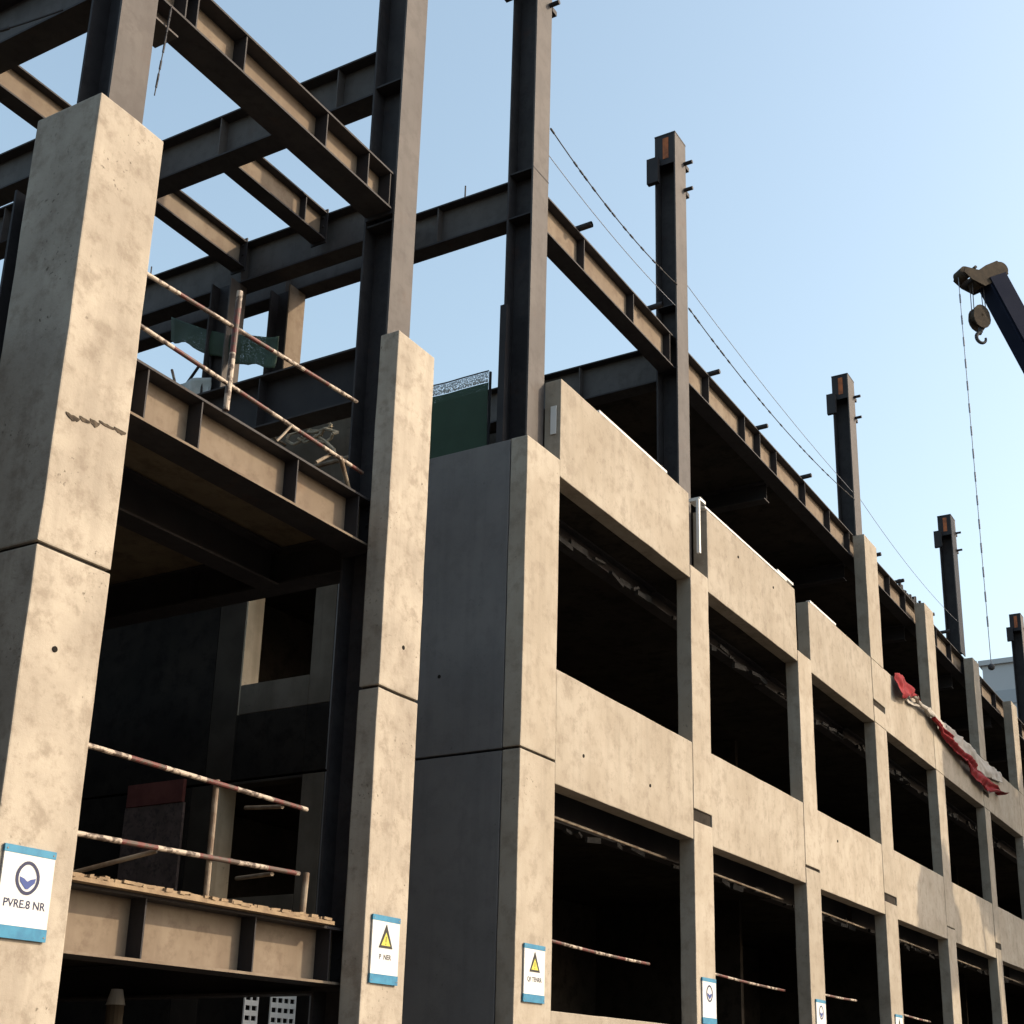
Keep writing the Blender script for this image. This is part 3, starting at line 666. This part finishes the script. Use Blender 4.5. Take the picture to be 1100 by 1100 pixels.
obj('boom_head', hd, M['crane_head'], cr)
sh = [tip+up*.42-ax*.12, tip+hor*1.05+Vector((0, 0, -.14)), tip+hor*.55+Vector((0, 0, -.32))]
for p, r in zip(sh, (.24, .20, .2)):
    bm = B(); tube(bm, p-side*.19, p+side*.19, r, 20); obj('sheave', bm, M['crane_head'], cr)
bm = B()
for p in (tip+hor*.7+Vector((0, 0, .1)), tip+hor*.35+Vector((0, 0, .12))): tube(bm, p-side*.24, p+side*.24, .05, 10)
obj('guide_pin', bm, M['steel_dark'], cr)
# hook block
hb = tip+hor*.55+Vector((0, 0, -1.50))
bm = B()
for s in (-.13, .13):
    prof = []
    for i in range(18):
        a = 2*math.pi*i/18; rr = .31 if math.sin(a) > -.2 else .31+.10*(-math.sin(a))
        prof.append(hb+side*s+hor*(math.cos(a)*rr*.95)+Vector((0, 0, math.sin(a)*rr*1.12)))
    f = [bm.verts.new(p-side*.02) for p in prof]; g = [bm.verts.new(p+side*.02) for p in prof]
    bm.faces.new(f); bm.faces.new(g[::-1])
    for i in range(18): j = (i+1) % 18; bm.faces.new((f[j], f[i], g[i], g[j]))
tube(bm, hb-side*.15, hb+side*.15, .06, 10); tube(bm, hb-side*.10, hb+side*.10, .26, 20)
bmesh.ops.recalc_face_normals(bm, faces=bm.faces[:])
blk = obj('hook_block', bm, M['crane_head'], cr)
hc = hb+Vector((0, 0, -.74)); bm = B()
tube(bm, hb+Vector((0, 0, -.40)), hc+Vector((0, 0, .20)), .07, 10)
arc = [hc+hor*(math.sin(t_)*.17)+Vector((0, 0, math.cos(t_)*.17)) for t_ in [math.radians(a) for a in range(0, 300, 20)]]
for i in range(len(arc)-1): tube(bm, arc[i], arc[i+1], .065-.002*i, 10)
obj('hook', bm, M['rope'], blk)
bm = B()
for o_ in (-.22, .22): 
    for s in (-.06, .06): tube(bm, hb+hor*o_+side*s+Vector((0, 0, .1)), tip+hor*(.55+o_*.9)+side*s+Vector((0, 0, -.4)), .014, 5)
obj('hoist_rope', bm, M['rope'], cr)
bm = B(); p0 = tip+hor*1.2+Vector((0, 0, -.1)); 
pts = [p0+Vector((0, 0, -.75*k)) for k in range(18)]
path(bm, pts, .012, 5)
for k in range(15): 
    a = pts[k+1]; tube(bm, a, a+Vector((0.01, 0, -.30)), .026, 6)
wl_ = obj('whip_line', bm, M['cable'], cr)
bm = B(); bmesh.ops.create_icosphere(bm, subdivisions=2, radius=.10, matrix=Matrix.Translation(pts[-1])); obj('line_weight', bm, M['rope'], wl_, smooth=True)
bm = B(); path(bm, [tip+up*.62, tip+up*.60+ax*12, tip+up*.6+ax*25], .014, 5); obj('hoist_rope', bm, M['rope'], cr)
# carrier standing on the road
bm = B(); box(bm, 30, 42, -10.4, -7.6, 1.0, 1.6); box(bm, 34.5, 39.5, -9.9, -8.1, 1.601, 2.6); bmesh.ops.bevel(bm, geom=bm.edges[:], offset=.06, segments=2, affect='EDGES')
obj('carrier', bm, M['boom'], cr)
bm = B(); box(bm, 40.2, 42.6, -10.35, -7.65, 1.61, 3.1); bmesh.ops.bevel(bm, geom=bm.edges[:], offset=.15, segments=3, affect='EDGES'); cb = obj('cab', bm, M['boom'], cr)
bm = B(); box(bm, 40.6, 42.3, -10.37, -10.352, 2.2, 2.9); box(bm, 42.602, 42.62, -10.1, -7.9, 2.2, 2.95); obj('cab_window', bm, M['cab_glass'], cb)
for x in (31.2, 32.8, 38.6, 40.4):
    for y in (-10.45, -7.95):
        bm = B(); tube(bm, (x, y, .6), (x, y+.4, .6), .6, 24); wl = obj('wheel', bm, M['tyre'], cr)
for x in (30.6, 37.2):
    bm = B(); box(bm, x-.15, x+.15, -12, -6.2, .8, 1.0); 
    for y in (-11.9, -6.3): tube(bm, (x, y, .1), (x, y, .8), .08, 10); tube(bm, (x, y, .005), (x, y, .1), .3, 16)
    obj('outrigger', bm, M['boom'], cr)
bm = B(); tube(bm, base-ax*6-up*.5, Vector((34.8, -8.9, 2.4)), .16, 14); obj('luffing_cylinder', bm, M['steel_dark'], cr)

# ---------------------------------------------------------------- far building
fb = thing('distant_building', (130, 5, 0), 'pale blue grey building far behind the right end of the roof', 'building')
bm = B(); box(bm, 120, 140, -14, 19.1, 0, 42.3); obj('wall', bm, M['far'], fb)
for k in range(11):
    bm = B(); box(bm, 119.9, 119.995, -13, 18.0, 2.2+k*3.6, 3.6+k*3.6); obj('window_band', bm, M['far_glass'], fb)
bm = B(); box(bm, 119.7, 140.3, -14.3, 19.4, 42.301, 42.8); obj('roof', bm, M['far'], fb)

# added unseen dark block that cuts sky light on the left-facing sides
nb = thing('sky_light_blocker', (-45, 0, 0), 'added dark block out of view on the left, cutting sky light on the building', 'building')
bm = B(); box(bm, -62, -27, -30, 60, 0, 15); obj('wall', bm, mat('blocker_dark_face', (.035, .04, .048), .5), nb)
for k in range(3):
    bm = B(); box(bm, -26.99, -26.85, -30, 60, 3.4+k*4, 3.9+k*4); obj('blocker_band', bm, mat('dark_band', (.06, .06, .065), .7) if k == 0 else bpy.data.materials['dark_band'], nb)

# added unseen tree, crown lobes placed to shade the far end of the facade
def tree(x, y, h, lobes, label):
    t = thing('shade_caster_tree', (x, y, 0), label, 'tree')
    bm = B(); pts = [Vector((x, y, 0)), Vector((x+.15, y, h*.3)), Vector((x-.1, y+.1, h*.55)), Vector((x, y, h*.8))]; rr = [.30, .24, .17, .08]
    for i in range(3): tube(bm, pts[i], pts[i+1], rr[i], 12, rr[i+1])
    for (c, r) in lobes: tube(bm, pts[2], Vector(c), .11, 8, .03)
    obj('trunk', bm, mat('tree_bark', (.10, .075, .05), .95), t)
    bm = B(); rnd = random.Random(5)
    for (c, r) in lobes:
        for k in range(int(1500*r*r)):
            dv = Vector((rnd.gauss(0, 1), rnd.gauss(0, 1), rnd.gauss(0, .8))).normalized()*r*rnd.random()**.42
            p = Vector(c)+dv; a = Vector((rnd.gauss(0, 1), rnd.gauss(0, 1), rnd.gauss(0, 1))).normalized(); b_ = a.orthogonal().normalized(); L_ = rnd.uniform(.10, .2)
            bm.faces.new([bm.verts.new(q) for q in (p-a*L_, p+b_*L_*.5, p+a*L_, p-b_*L_*.5)])
    obj('crown', bm, mat('tree_leaves', (.045, .075, .025), .7), t)
tree(33.0, -13.0, 17, [((27.4, -13, 15.1), 1.5), ((28.6, -13, 14.4), 1.0), ((31.8, -13.2, 19.6), 2.3), ((34.5, -13, 18.6), 2.9), ((37.5, -13.3, 17.0), 2.8), ((36, -12.6, 14.4), 1.9), ((40.5, -13, 18.5), 2.5)],
     'added leafy tree out of view on the right, placed to shade the facade')
